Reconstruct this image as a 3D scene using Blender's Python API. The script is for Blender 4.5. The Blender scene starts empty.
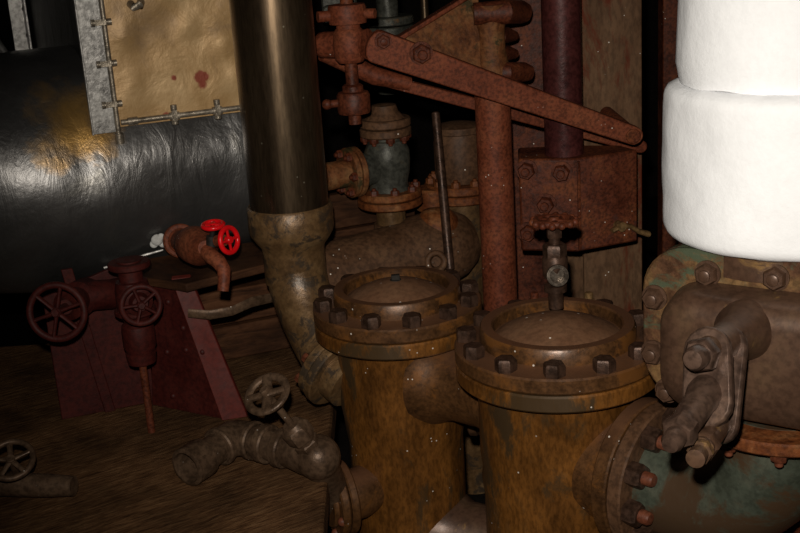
import bpy, bmesh, math, random
from mathutils import Vector, Matrix, noise
random.seed(4)
V = Vector
scene = bpy.context.scene
COL = scene.collection
R = math.radians
sin, cos, PI = math.sin, math.cos, math.pi

# ------------------------------------------------------------------ camera
F = 1200.0
CAM = V((0, 0, 1.12))
TH = R(17.3)
ROLL = R(3.7)
FWD = V((0, cos(TH), -sin(TH)))
X0 = V((1, 0, 0))
U0 = V((0, sin(TH), cos(TH)))
RT = X0 * cos(ROLL) - U0 * sin(ROLL)
UP = X0 * sin(ROLL) + U0 * cos(ROLL)

def ray(px, py):
    return FWD + RT * ((px - 400) / F) + UP * ((266.5 - py) / F)
def P(px, py, d):
    return CAM + ray(px, py) * d
def PZ(px, py, z):
    r = ray(px, py)
    return CAM + r * ((z - CAM.z) / r.z)
def PP(px, py, p0, n):
    r = ray(px, py)
    return CAM + r * ((p0 - CAM).dot(n) / r.dot(n))

camd = bpy.data.cameras.new('camera')
camd.sensor_width = 36
camd.lens = F * 36 / 800
camd.clip_start = 0.02
camo = bpy.data.objects.new('camera', camd)
COL.objects.link(camo)
m = Matrix((RT, UP, -FWD)).transposed().to_4x4()
m.translation = CAM
camo.matrix_world = m
scene.camera = camo

# ------------------------------------------------------------------ materials
def nodes_of(name):
    mt = bpy.data.materials.new(name)
    mt.use_nodes = True
    nt = mt.node_tree
    return mt, nt, nt.nodes['Principled BSDF']

def ramp(nt, fac, stops):
    r = nt.nodes.new('ShaderNodeValToRGB')
    e = r.color_ramp.elements
    while len(e) > 1:
        e.remove(e[0])
    e[0].position = stops[0][0]
    e[0].color = (*stops[0][1], 1)
    for p, c in stops[1:]:
        x = e.new(p)
        x.color = (*c, 1)
    nt.links.new(fac, r.inputs[0])
    return r.outputs[0]

def noise_n(nt, vec, scale, detail=6, rough=.6, dist=0.0):
    n = nt.nodes.new('ShaderNodeTexNoise')
    n.inputs['Scale'].default_value = scale
    n.inputs['Detail'].default_value = detail
    n.inputs['Roughness'].default_value = rough
    n.inputs['Distortion'].default_value = dist
    nt.links.new(vec, n.inputs['Vector'])
    return n.outputs[0]

def mixc(nt, fac, a, b):
    x = nt.nodes.new('ShaderNodeMix')
    x.data_type = 'RGBA'
    if isinstance(fac, (int, float)):
        x.inputs[0].default_value = fac
    else:
        nt.links.new(fac, x.inputs[0])
    for v, k in ((a, 6), (b, 7)):
        if isinstance(v, tuple):
            x.inputs[k].default_value = (*v, 1)
        else:
            nt.links.new(v, x.inputs[k])
    return x.outputs[2]

def sc(c, k):
    return tuple(v * k for v in c)

def metal(name, stops, scale=14, stretch=(1, 1, 1), rough=.55, metallic=.0, bump=.25, dark=.45, fleck=0.0,
          patch=None, patch_at=.6, patch_scale=9, spec=.22, sat=1.25, tone=.74, dust=None, fine=90, fleckcol=(.75, .68, .6), bscale=None, rvar=.15):
    """weathered painted or rusted metal: blotches, fine grain, optional flaking patches, pale flecks and settled dust"""
    mt, nt, b = nodes_of(name)
    L = nt.links.new
    def boost(c):
        k = max(c)
        return tuple(tone * k * (x / k) ** sat for x in c) if k > 0 else c
    stops = [(p, boost(c)) for p, c in stops]
    patch = boost(patch) if patch else None
    dust = boost(dust) if dust else None
    tc = nt.nodes.new('ShaderNodeTexCoord')
    mp = nt.nodes.new('ShaderNodeMapping')
    mp.inputs['Scale'].default_value = stretch
    L(tc.outputs['Object'], mp.inputs['Vector'])
    vec = mp.outputs[0]
    n1 = noise_n(nt, vec, scale, 8, .65, .3)
    col = ramp(nt, n1, stops)
    n2 = noise_n(nt, vec, fine, 4, .6)
    d = ramp(nt, n2, [(.38, (1 - dark,) * 3), (.58, (1, 1, 1))])
    mu = nt.nodes.new('ShaderNodeMix'); mu.data_type = 'RGBA'; mu.blend_type = 'MULTIPLY'; mu.inputs[0].default_value = 1
    L(col, mu.inputs[6]); L(d, mu.inputs[7])
    col = mu.outputs[2]
    if patch:
        n3 = noise_n(nt, vec, patch_scale, 9, .7, .5)
        f = ramp(nt, n3, [(patch_at - .03, (0, 0, 0)), (patch_at + .03, (1, 1, 1))])
        col = mixc(nt, f, col, patch)
    if dust:
        g = nt.nodes.new('ShaderNodeNewGeometry')
        s = nt.nodes.new('ShaderNodeSeparateXYZ')
        L(g.outputs['Normal'], s.inputs[0])
        mr = nt.nodes.new('ShaderNodeMapRange')
        mr.inputs[1].default_value = .55; mr.inputs[2].default_value = .95
        mr.inputs[3].default_value = 0; mr.inputs[4].default_value = .8
        L(s.outputs[2], mr.inputs[0])
        col = mixc(nt, mr.outputs[0], col, dust)
    if fleck:
        vo = nt.nodes.new('ShaderNodeTexVoronoi')
        vo.inputs['Scale'].default_value = 55
        L(tc.outputs['Object'], vo.inputs['Vector'])
        f = ramp(nt, vo.outputs['Distance'], [(0, (1, 1, 1)), (fleck, (1, 1, 1)), (fleck + .03, (0, 0, 0))])
        n4 = noise_n(nt, tc.outputs['Object'], 13, 3, .5)
        f2 = ramp(nt, n4, [(.56, (0, 0, 0)), (.6, (1, 1, 1))])
        mm = nt.nodes.new('ShaderNodeMath'); mm.operation = 'MULTIPLY'
        L(f, mm.inputs[0]); L(f2, mm.inputs[1])
        col = mixc(nt, mm.outputs[0], col, fleckcol)
    L(col, b.inputs['Base Color'])
    b.inputs['Metallic'].default_value = metallic
    b.inputs['Specular IOR Level'].default_value = spec
    rr = nt.nodes.new('ShaderNodeMapRange')
    rr.inputs[3].default_value = max(.05, rough - rvar); rr.inputs[4].default_value = min(1, rough + rvar)
    rr.inputs[1].default_value = .3; rr.inputs[2].default_value = .7
    L(n1, rr.inputs[0]); L(rr.outputs[0], b.inputs['Roughness'])
    bp = nt.nodes.new('ShaderNodeBump')
    bp.inputs['Strength'].default_value = bump
    bp.inputs['Distance'].default_value = .004
    n5 = noise_n(nt, vec, bscale or scale * 3, 8, .65)
    L(n5, bp.inputs['Height']); L(bp.outputs[0], b.inputs['Normal'])
    return mt

M = {}
M['brass'] = metal('oily rusted bronze', [(.25, (.06, .03, .013)), (.42, (.18, .085, .025)), (.58, (.30, .14, .036)), (.75, (.20, .115, .045))],
                   10, (1.3, 1.3, .55), .38, .3, .14, .4, fleck=.075, patch=(.085, .055, .028), patch_at=.56, patch_scale=5, fine=110, spec=.45)
M['lid'] = metal('oily lid rim', [(.3, (.06, .034, .02)), (.5, (.135, .070, .03)), (.7, (.20, .10, .04))], 16, (1, 1, 1), .4, .3, .14, .4, spec=.45, fine=120, patch=(.22, .105, .035), patch_at=.57, patch_scale=7,
                 fleck=.09, dust=(.17, .092, .055))
M['dome'] = metal('dusty dome', [(.3, (.15, .080, .045)), (.5, (.20, .112, .066)), (.7, (.25, .15, .09))], 7, rough=.62, bump=.12, dark=.25, fleck=.12)
M['bolt'] = metal('bolt steel', [(.3, (.04, .025, .018)), (.6, (.10, .06, .042))], 30, rough=.42, metallic=.4, bump=.2)
M['pipe'] = metal('dark oiled pipe', [(.3, (.09, .064, .042)), (.5, (.15, .108, .07)), (.7, (.21, .155, .10))], 7, (2, 2, .3), .29, .85, .05, .3,
                  fleck=.09, fleckcol=(.4, .35, .25), rvar=.05, spec=.7)
M['flake'] = metal('flaking ochre paint', [(.3, (.10, .062, .036)), (.5, (.20, .125, .062)), (.68, (.30, .20, .105)), (.8, (.38, .29, .18))],
                   12, rough=.38, metallic=.3, bump=.4, patch=(.075, .055, .038), patch_at=.55, patch_scale=18, spec=.4, dark=.3)
M['red'] = metal('red oxide paint', [(.3, (.16, .052, .026)), (.5, (.26, .086, .044)), (.7, (.34, .13, .065))], 10, rough=.6, bump=.3, dark=.5, fine=130,
                 fleck=.07, patch=(.07, .03, .025), patch_at=.70, patch_scale=18, tone=.66)
M['redrust'] = metal('dark rusty red', [(.3, (.08, .026, .014)), (.5, (.17, .056, .028)), (.7, (.28, .105, .042))], 12, rough=.55, bump=.45, dark=.55, fine=130,
                     patch=(.09, .04, .03), patch_at=.62, fleck=.07, tone=.66)
M['purple'] = metal('dark maroon paint', [(.3, (.06, .022, .022)), (.6, (.12, .040, .036))], 14, rough=.38, metallic=.1, bump=.3, tone=.66)
M['reddark'] = metal('deep red paint', [(.3, (.05, .011, .009)), (.55, (.072, .015, .011)), (.75, (.10, .024, .016))], 12, rough=.6, bump=.3, dark=.4)
M['redlit'] = metal('lit strip red', [(.3, (.095, .019, .013)), (.6, (.125, .026, .018))], 10, rough=.6, bump=.2, dark=.3)  # bracket red painted lighter, for the light the strip catches beside the shaded gusset
M['redbright'] = metal('glossy red enamel', [(.3, (.55, .012, .018)), (.7, (.75, .02, .025))], 10, rough=.3, bump=.05, dark=.1, tone=.95)
M['column'] = metal('grey brown column', [(.3, (.10, .058, .034)), (.5, (.19, .115, .068)), (.7, (.26, .165, .10))], 8, (1, 1, .4), .6, 0, .3, .35,
                    patch=(.15, .042, .02), patch_at=.545, patch_scale=4, fleck=.09)
M['web'] = metal('rusted ochre plate', [(.3, (.09, .035, .015)), (.5, (.22, .098, .04)), (.7, (.27, .16, .075))], 20, rough=.65, bump=.6, patch=(.06, .045, .02), patch_at=.58, patch_scale=16)
M['rust'] = metal('flaky orange rust', [(.3, (.09, .03, .014)), (.5, (.22, .085, .03)), (.65, (.30, .15, .065)), (.8, (.4, .3, .2))], 18, rough=.6, bump=.6)
M['green'] = metal('verdigris paint', [(.3, (.045, .05, .035)), (.5, (.085, .098, .072)), (.68, (.12, .12, .085)), (.8, (.2, .12, .05))], 7, rough=.42, metallic=.15, bump=.25, dark=.3, spec=.4, sat=1.05,
                   patch=(.085, .05, .027), patch_at=.50, patch_scale=4)
M['greygreen'] = metal('grey green valve', [(.3, (.05, .05, .042)), (.55, (.10, .10, .085)), (.75, (.18, .13, .07))], 14, rough=.45, metallic=.25, bump=.35, patch=(.2, .11, .045), patch_at=.63)
M['brownpipe'] = metal('dusty brown pipe', [(.3, (.09, .050, .028)), (.55, (.145, .082, .047)), (.75, (.20, .12, .065))], 8, rough=.6, bump=.3, fleck=.08)
M['chest'] = metal('chest iron', [(.25, (.07, .042, .030)), (.5, (.125, .075, .050)), (.65, (.155, .098, .058)), (.8, (.24, .16, .08))], 7, rough=.40, metallic=.25, bump=.2, dark=.3, spec=.4,
                   patch=(.26, .165, .075), patch_at=.63, patch_scale=14)
M['chestflange'] = metal('chest flange', [(.3, (.06, .035, .024)), (.48, (.13, .07, .04)), (.6, (.24, .15, .07)), (.75, (.10, .11, .075))], 12, rough=.5, metallic=.15, bump=.4,
                         patch=(.085, .10, .065), patch_at=.57, patch_scale=9)
M['arm'] = metal('lever steel', [(.3, (.07, .045, .035)), (.6, (.15, .10, .075)), (.75, (.2, .13, .085))], 12, rough=.36, metallic=.35, bump=.2)
M['tip'] = metal('rusted bolt end', [(.3, (.13, .045, .024)), (.7, (.22, .09, .05))], 25, rough=.55, bump=.3)
M['drain'] = metal('dull valve brass', [(.3, (.08, .052, .034)), (.55, (.15, .10, .066)), (.75, (.21, .145, .095))], 16, rough=.42, metallic=.3, bump=.3, fleck=.06)
M['oldbrass'] = metal('old brass', [(.3, (.16, .09, .04)), (.6, (.36, .24, .12))], 30, rough=.45, metallic=.3, bump=.4)
M['steel'] = metal('galvanised strip', [(.3, (.26, .25, .24)), (.6, (.46, .45, .43))], 14, rough=.4, metallic=.7, bump=.3, patch=(.2, .08, .05), patch_at=.72, tone=.95)
M['rodsteel'] = metal('painted silver rod', [(.3, (.22, .19, .15)), (.6, (.46, .41, .34))], 25, rough=.4, metallic=.6, bump=.4, tone=.95)
M['dark'] = metal('dark steel', [(.3, (.012, .010, .009)), (.6, (.03, .026, .022))], 10, rough=.6, bump=.3)
M['white'] = metal('white plaster lagging', [(.3, (.82, .83, .85)), (.6, (.87, .88, .90))], 6, rough=.9, bump=.35, dark=.03, spec=.1, bscale=45, sat=1.0, tone=1.0,
                   patch=(.85, .72, .64), patch_at=.68, patch_scale=4)
M['putty'] = metal('white putty', [(.3, (.55, .54, .52)), (.7, (.7, .7, .68))], 20, rough=.8, bump=.5, dark=.2, tone=.95)
M['nickel'] = metal('worn nickel', [(.3, (.10, .08, .065)), (.7, (.28, .24, .2))], 30, rough=.3, metallic=.7, bump=.2)

def foil_mat(paint=None, tone=1.0):
    mt, nt, b = nodes_of('silver painted lagging')
    L = nt.links.new
    tc = nt.nodes.new('ShaderNodeTexCoord')
    mp = nt.nodes.new('ShaderNodeMapping')
    mp.inputs['Scale'].default_value = (1, 1, 1)
    L(tc.outputs['Object'], mp.inputs[0])
    v = mp.outputs[0]
    n1 = noise_n(nt, v, 5, 8, .6, .4)
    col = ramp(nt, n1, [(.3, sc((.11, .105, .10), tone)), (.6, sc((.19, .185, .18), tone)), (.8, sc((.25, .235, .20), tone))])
    if paint is not None:       # tan patch with noisy edge on the silver beside the casing
        ds = nt.nodes.new('ShaderNodeVectorMath'); ds.operation = 'DISTANCE'
        ds.inputs[1].default_value = paint
        L(v, ds.inputs[0])
        n3 = noise_n(nt, v, 9, 6, .6)
        ma = nt.nodes.new('ShaderNodeMath'); ma.operation = 'MULTIPLY_ADD'; ma.inputs[1].default_value = .16; 
        L(n3, ma.inputs[0]); L(ds.outputs['Value'], ma.inputs[2])
        f = ramp(nt, ma.outputs[0], [(.155, (1, 1, 1)), (.205, (0, 0, 0))])
        col = mixc(nt, f, col, (.62, .36, .11))
    L(col, b.inputs['Base Color'])
    b.inputs['Metallic'].default_value = .85
    b.inputs['Roughness'].default_value = .35
    mp2 = nt.nodes.new('ShaderNodeMapping'); mp2.inputs['Scale'].default_value = (3.2, 3.2, .8)
    L(tc.outputs['Object'], mp2.inputs[0])
    a = noise_n(nt, mp2.outputs[0], 7, 8, .62, .8)
    c = noise_n(nt, v, 45, 4, .6)
    ad = nt.nodes.new('ShaderNodeMath'); ad.operation = 'MULTIPLY_ADD'; ad.inputs[1].default_value = .25
    L(c, ad.inputs[0]); L(a, ad.inputs[2])
    bp = nt.nodes.new('ShaderNodeBump'); bp.inputs['Strength'].default_value = .32; bp.inputs['Distance'].default_value = .010
    L(ad.outputs[0], bp.inputs['Height']); L(bp.outputs[0], b.inputs['Normal'])
    return mt

def panel_mat(marks):
    mt, nt, b = nodes_of('tan lagging panel')
    L = nt.links.new
    tc = nt.nodes.new('ShaderNodeTexCoord')
    v = tc.outputs['Object']
    n1 = noise_n(nt, v, 7, 8, .6, .4)
    col = ramp(nt, n1, [(.3, (.25, .16, .085)), (.5, (.40, .245, .10)), (.7, (.52, .35, .17))])
    n3 = noise_n(nt, v, 60, 4, .6)
    for c, rad in marks:        # rust stains
        ds = nt.nodes.new('ShaderNodeVectorMath'); ds.operation = 'DISTANCE'
        ds.inputs[1].default_value = c
        L(v, ds.inputs[0])
        ma = nt.nodes.new('ShaderNodeMath'); ma.operation = 'MULTIPLY_ADD'; ma.inputs[1].default_value = rad * 1.2
        L(n3, ma.inputs[0]); L(ds.outputs['Value'], ma.inputs[2])
        f = ramp(nt, ma.outputs[0], [(rad * 1.45, (1, 1, 1)), (rad * 1.75, (0, 0, 0))])
        col = mixc(nt, f, col, (.22, .035, .012))
    L(col, b.inputs['Base Color'])
    b.inputs['Metallic'].default_value = .25
    b.inputs['Roughness'].default_value = .45
    a = noise_n(nt, v, 16, 8, .6, .6)
    c = noise_n(nt, v, 90, 3, .6)
    ad = nt.nodes.new('ShaderNodeMath'); ad.operation = 'MULTIPLY_ADD'; ad.inputs[1].default_value = .2
    L(c, ad.inputs[0]); L(a, ad.inputs[2])
    bp = nt.nodes.new('ShaderNodeBump'); bp.inputs['Strength'].default_value = .3; bp.inputs['Distance'].default_value = .008
    L(ad.outputs[0], bp.inputs['Height']); L(bp.outputs[0], b.inputs['Normal'])
    return mt

def wood_mat(name, c0, c1, c2, stretch, rot=0):
    mt, nt, b = nodes_of(name)
    L = nt.links.new
    tc = nt.nodes.new('ShaderNodeTexCoord')
    mp = nt.nodes.new('ShaderNodeMapping')
    mp.inputs['Scale'].default_value = stretch
    mr_ = nt.nodes.new('ShaderNodeMapping')
    mr_.inputs['Rotation'].default_value = (0, 0, rot)
    L(tc.outputs['Object'], mr_.inputs[0])
    L(mr_.outputs[0], mp.inputs[0])
    n1 = noise_n(nt, mp.outputs[0], 9, 9, .68, .6)
    col = ramp(nt, n1, [(.32, c0), (.5, c1), (.68, c2)])
    n2 = noise_n(nt, tc.outputs['Object'], 5, 5, .6)
    d = ramp(nt, n2, [(.35, (.4, .4, .4)), (.6, (1, 1, 1))])
    mu = nt.nodes.new('ShaderNodeMix'); mu.data_type = 'RGBA'; mu.blend_type = 'MULTIPLY'; mu.inputs[0].default_value = 1
    L(col, mu.inputs[6]); L(d, mu.inputs[7])
    L(mu.outputs[2], b.inputs['Base Color'])
    b.inputs['Roughness'].default_value = .75
    b.inputs['Specular IOR Level'].default_value = .12
    bp = nt.nodes.new('ShaderNodeBump'); bp.inputs['Strength'].default_value = .6; bp.inputs['Distance'].default_value = .006
    L(n1, bp.inputs['Height']); L(bp.outputs[0], b.inputs['Normal'])
    return mt
M['deck'] = wood_mat('worn timber deck', (.035, .015, .006), (.11, .053, .022), (.20, .11, .05), (2.2, 15, 1), R(-32))
M['plank'] = wood_mat('dark plank', (.02, .008, .004), (.07, .028, .012), (.11, .047, .021), (1, 1, 6))
M['hull'] = metal('near black hull plate', [(.3, (.006, .005, .005)), (.7, (.016, .012, .010))], 4, rough=.85, bump=.3, spec=.1)  # near black base colour for outer walls, ceiling and lower floor

# ------------------------------------------------------------------ mesh helpers
def basis(ax, spin=0.0):
    z = V(ax).normalized()
    t = V((0, 0, 1)) if abs(z.z) < .95 else V((1, 0, 0))
    x = t.cross(z).normalized()
    y = z.cross(x)
    if spin:
        x, y = x * cos(spin) + y * sin(spin), y * cos(spin) - x * sin(spin)
    return x, y, z

class B:
    def __init__(s):
        s.bm = bmesh.new()
    def rings(s, rings, closed_ends=True):
        vs = [[s.bm.verts.new(p) for p in r] if len(r) > 1 else [s.bm.verts.new(r[0])] for r in rings]
        for a, b in zip(vs, vs[1:]):
            n = max(len(a), len(b))
            for i in range(n):
                j = (i + 1) % n
                q = [a[i % len(a)], a[j % len(a)], b[j % len(b)], b[i % len(b)]]
                u = []
                for v in q:
                    if v not in u:
                        u.append(v)
                if len(u) > 2:
                    s.bm.faces.new(u)
        if closed_ends:
            for r in (vs[0], vs[-1]):
                if len(r) > 2:
                    s.bm.faces.new(r)
        return s
    def lathe(s, prof, o=(0, 0, 0), ax=(0, 0, 1), seg=48, wob=None):
        x, y, z = basis(ax)
        o = V(o)
        rings = []
        for r, h in prof:
            if r < 1e-6:
                rings.append([o + z * h])
            else:
                rings.append([o + z * h + (x * cos(2 * PI * i / seg) + y * sin(2 * PI * i / seg)) * r for i in range(seg)])
        return s.rings(rings)
    def cyl(s, a, b, r, r2=None, seg=28, ch=0.0):
        a, b = V(a), V(b)
        r2 = r if r2 is None else r2
        h = (b - a).length
        if ch:
            return s.lathe([(r - ch, 0), (r, ch), (r2, h - ch), (r2 - ch, h)], a, b - a, seg)
        return s.lathe([(r, 0), (r2, h)], a, b - a, seg)
    def tube(s, pts, rad, seg=24, flat=1.0, up=None):
        pts = [V(p) for p in pts]
        n = len(pts)
        if not isinstance(rad, (list, tuple)):
            rad = [rad] * n
        rings = []
        prev = None
        for i, p in enumerate(pts):
            t = (pts[min(i + 1, n - 1)] - pts[max(i - 1, 0)]).normalized()
            if prev is None:
                x = basis(t)[0] if up is None else (V(up) - t * V(up).dot(t)).normalized()
            else:
                x = (prev - t * prev.dot(t)).normalized()
            prev = x
            y = t.cross(x)
            rings.append([p + (x * cos(2 * PI * k / seg) + y * sin(2 * PI * k / seg) * flat) * rad[i] for k in range(seg)])
        return s.rings(rings)
    def torus(s, c, ax, Rr, r, seg=48, rs=12, squash=1.0):
        x, y, z = basis(ax)
        c = V(c)
        vs = []
        for i in range(seg):
            d = x * cos(2 * PI * i / seg) + y * sin(2 * PI * i / seg)
            vs.append([s.bm.verts.new(c + d * (Rr + r * cos(2 * PI * k / rs)) + z * r * squash * sin(2 * PI * k / rs)) for k in range(rs)])
        for i in range(seg):
            for k in range(rs):
                s.bm.faces.new((vs[i][k], vs[(i + 1) % seg][k], vs[(i + 1) % seg][(k + 1) % rs], vs[i][(k + 1) % rs]))
        return s
    def prism(s, poly, ext):
        ext = V(ext)
        a = [s.bm.verts.new(V(p)) for p in poly]
        b = [s.bm.verts.new(V(p) + ext) for p in poly]
        n = len(a)
        s.bm.faces.new(a); s.bm.faces.new(b)
        for i in range(n):
            s.bm.faces.new((a[i], a[(i + 1) % n], b[(i + 1) % n], b[i]))
        return s
    def box(s, c, ex, ey, ez):
        c, ex, ey, ez = V(c), V(ex), V(ey), V(ez)
        return s.prism([c - ex - ey - ez, c + ex - ey - ez, c + ex + ey - ez, c - ex + ey - ez], ez * 2)
    def hexa(s, o, ax, r, h, spin=0.0):
        x, y, z = basis(ax, spin)
        o = V(o)
        rings = []
        for rr, hh in ((r, 0), (r, h * .82), (r * .86, h)):
            rings.append([o + z * hh + (x * cos(PI / 3 * i) + y * sin(PI / 3 * i)) * rr for i in range(6)])
        return s.rings(rings)
    def ball(s, c, r, ax=(0, 0, 1), st=1.0, seg=28):
        prof = [(r * sin(PI * i / 14), -r * st * cos(PI * i / 14)) for i in range(15)]
        prof[0] = (0, -r * st); prof[-1] = (0, r * st)
        return s.lathe(prof, c, ax, seg)

def mesh_from(b, name, smooth=38):
    bm = b.bm
    bmesh.ops.recalc_face_normals(bm, faces=bm.faces)
    me = bpy.data.meshes.new(name)
    bm.to_mesh(me)
    bm.free()
    if smooth:
        for p in me.polygons:
            p.use_smooth = True
        me.set_sharp_from_angle(angle=R(smooth))
    return me

def root_of(o):
    while o.parent:
        o = o.parent
    return o

def obj(name, b, mat, parent=None, bevel=0.0, label=None, smooth=38, loc=None):
    off = root_of(parent).location.copy() if parent else V(loc) if loc is not None else V((0, 0, 0))
    if off.length:
        bmesh.ops.translate(b.bm, verts=b.bm.verts, vec=-off)
    me = mesh_from(b, name, smooth)
    me.materials.append(M[mat] if isinstance(mat, str) else mat)
    o = bpy.data.objects.new(name, me)
    COL.objects.link(o)
    if parent:
        o.parent = parent
    elif loc is not None:
        o.location = loc
    if bevel:
        md = o.modifiers.new('bevel', 'BEVEL')
        md.width = bevel; md.segments = 2; md.limit_method = 'ANGLE'; md.angle_limit = R(40)
    if label:
        o['label'] = label
    return o

def inst(name, me, parent, o, ax=(0, 0, 1), spin=0.0, local=False):
    ob = bpy.data.objects.new(name, me)
    COL.objects.link(ob)
    ob.parent = parent
    x, y, z = basis(ax, spin)
    mm = Matrix((x, y, z)).transposed().to_4x4()
    mm.translation = V(o) - (root_of(parent).location if not local else V((0, 0, 0)))
    ob.matrix_local = mm
    return ob

def thing(name, label, cat, loc, group=None):
    o = bpy.data.objects.new(name, None)
    o.empty_display_size = .05
    COL.objects.link(o)
    o.location = loc
    o['label'] = label; o['category'] = cat
    if group:
        o['group'] = group
    return o

def tag(o, label, cat, group=None):
    o['label'] = label; o['category'] = cat
    if group:
        o['group'] = group
    return o

def struct(o):
    o['kind'] = 'structure'
    return o

def proto(b, mat, smooth=38):
    me = mesh_from(b, 'bolt', smooth)
    me.materials.append(M[mat])
    return me

def hexproto(r, h, mat='bolt', stud=0.0, washer=0.0):
    b = B()
    if washer:
        b.cyl((0, 0, 0), (0, 0, .004), r * washer)
    b.hexa((0, 0, .0), (0, 0, 1), r, h)
    if stud:
        b.lathe([(r * .5, h * .5), (r * .5, h + stud * .8), (r * .38, h + stud), (0, h + stud)], seg=14)
    return proto(b, mat)

def rivproto(r, h, mat):
    b = B()
    b.lathe([(r, 0), (r * .92, h * .4), (r * .7, h * .75), (r * .35, h * .95), (0, h)], seg=18)
    return proto(b, mat)

def arc(c, a, b, n=10):
    """quarter bend: from c+a to c+b"""
    c, a, b = V(c), V(a), V(b)
    return [c + a * cos(PI / 2 * i / n) + b * sin(PI / 2 * i / n) for i in range(n + 1)]

def wheel(b, c, ax, Rr, r, spokes, hub=.2, hubl=.25, dish=0.0, spin=0.0, sw=None, squash=1.0):
    x, y, z = basis(ax, spin)
    c = V(c)
    b.torus(c, z, Rr, r, squash=squash)
    hc = c - z * dish
    hr = Rr * hub
    b.cyl(hc - z * Rr * hubl * .5, hc + z * Rr * hubl * .5, hr, hr * .9, seg=20, ch=hr * .12)
    sw = sw or r * .8
    for i in range(spokes):
        d = x * cos(2 * PI * i / spokes) + y * sin(2 * PI * i / spokes)
        b.tube([hc + d * hr * .6, hc * .5 + (c) * .5 + d * Rr * .55, c + d * Rr * .99], [sw * 1.2, sw, sw * 1.15], 12, flat=.7)
    return b

# ------------------------------------------------------------------ the setting
PIT = -.5
EDGE = PZ(323, 533, 0).x
b = B(); b.prism([(-2.6, .6, -.06), (EDGE, .6, -.06), (EDGE, 3.1, -.06), (-2.6, 3.1, -.06)], (0, 0, .06))
struct(obj('floor', b, 'deck', bevel=.006))
b = B(); b.prism([(-2.6, .2, PIT - .05), (2.6, .2, PIT - .05), (2.6, 6.2, PIT - .05), (-2.6, 6.2, PIT - .05)], (0, 0, .05))
struct(obj('floor_lower', b, 'hull'))
b = B(); b.box((0, 6.2, 1.0), (2.7, 0, 0), (0, .04, 0), (0, 0, 1.55)); struct(obj('wall_far', b, 'hull'))
b = B(); b.box((-2.64, 3.2, 1.0), (.04, 0, 0), (0, 3.1, 0), (0, 0, 1.55)); struct(obj('wall_left', b, 'hull'))
b = B(); b.box((2.64, 3.2, 1.0), (.04, 0, 0), (0, 3.1, 0), (0, 0, 1.55)); struct(obj('wall_right', b, 'hull'))
b = B(); b.box((0, 3.2, 2.58), (2.7, 0, 0), (0, 3.1, 0), (0, 0, .04)); struct(obj('ceiling', b, 'hull'))

# ------------------------------------------------------------------ two bolted strainer pots
ZT = CAM.z - .79
C2 = PZ(557, 322, ZT)
C1 = PZ(396, 285, ZT)
BOLT = hexproto(.0205, .024)
ROUNDNUT = None

def pot(c, name, label, nb, a0, q, rb0, rb1):
    t = thing(name, label, 'strainer', (c.x, c.y, PIT), 'bolted strainer pots')
    x, y, z = c
    bd = B()
    fr = .195 * q
    bd.lathe([(.19 * q, PIT), (.19 * q, PIT + .03), (rb1, PIT + .034), (rb1, z - .345), (rb1 + .004, z - .315), (rb0 - .004, z - .290), (rb0, z - .260), (rb0, z - .118),
              (rb0 + .004, z - .103), (fr - .004, z - .101), (fr, z - .097), (fr, z - .072), (fr - .003, z - .0685), (.10, z - .0685)], (x, y, 0), seg=80)
    obj('body', bd, 'brass', t)
    ld = B()
    prof = [(.10, -.066), (.192, -.066), (.1955, -.062), (.1955, -.039), (.1925, -.0355), (.151, -.034), (.147, -.031), (.146, -.004), (.143, 0), (.124, 0),
            (.121, -.003), (.1205, -.024), (.05, -.026)]
    ld.lathe([(a * q, h) for a, h in prof], (x, y, z), seg=80)
    lid = obj('lid', ld, 'lid', t)
    dm = B()
    prof = [(.1195, -.026), (.114, -.022), (.097, -.012), (.07, -.001), (.04, .008), (.015, .0115), (0, .012)]
    dm.lathe([(a * q, h) for a, h in prof], (x, y, z), seg=64)
    obj('dome', dm, 'dome', t)
    for k in range(nb):
        a = R(a0 + 360 * k / nb)
        inst('bolt', BOLT, t, (x + .173 * q * sin(a), y - .173 * q * cos(a), z - .036), spin=a * 2.3 + k)
    return t

pot1 = pot(C1, 'strainer_pot', 'rusty bronze pot with bolted lid and bare domed top, left of the two', 12, -20, .915, .136, .126)
pot2 = pot(C2, 'strainer_pot', 'rusty bronze pot with bolted lid and a small tap on top, right of the two', 12, -10, 1.0, .155, .150)
# small square plug on the left pot's dome
b = B(); b.box(C1 + V((0, 0, .016)), (.009, 0, 0), (0, .006, 0), (0, 0, .007)); b.cyl(C1 + V((0, 0, .006)), C1 + V((0, 0, .013)), .012)
obj('plug', b, 'dark', pot1, bevel=.001)
# pipe bridging the two pots
dirp = (C2 - C1); dirp.z = 0; dist = dirp.length; dirp.normalize()
zp = ZT - .185
b = B()
s0 = V((C1.x, C1.y, zp)); e0 = V((C2.x, C2.y, zp))
b.tube([s0 + dirp * .10, s0 + dirp * .125, s0 + dirp * .14, s0 + dirp * .17, e0 - dirp * .17, e0 - dirp * .13, e0 - dirp * .10],
       [.105, .098, .088, .078, .076, .084, .09], 40)
tag(obj('connecting_pipe', b, 'lid', loc=s0), 'thick brown branch pipe bridging the two bolted pots under their lids', 'pipe')
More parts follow.
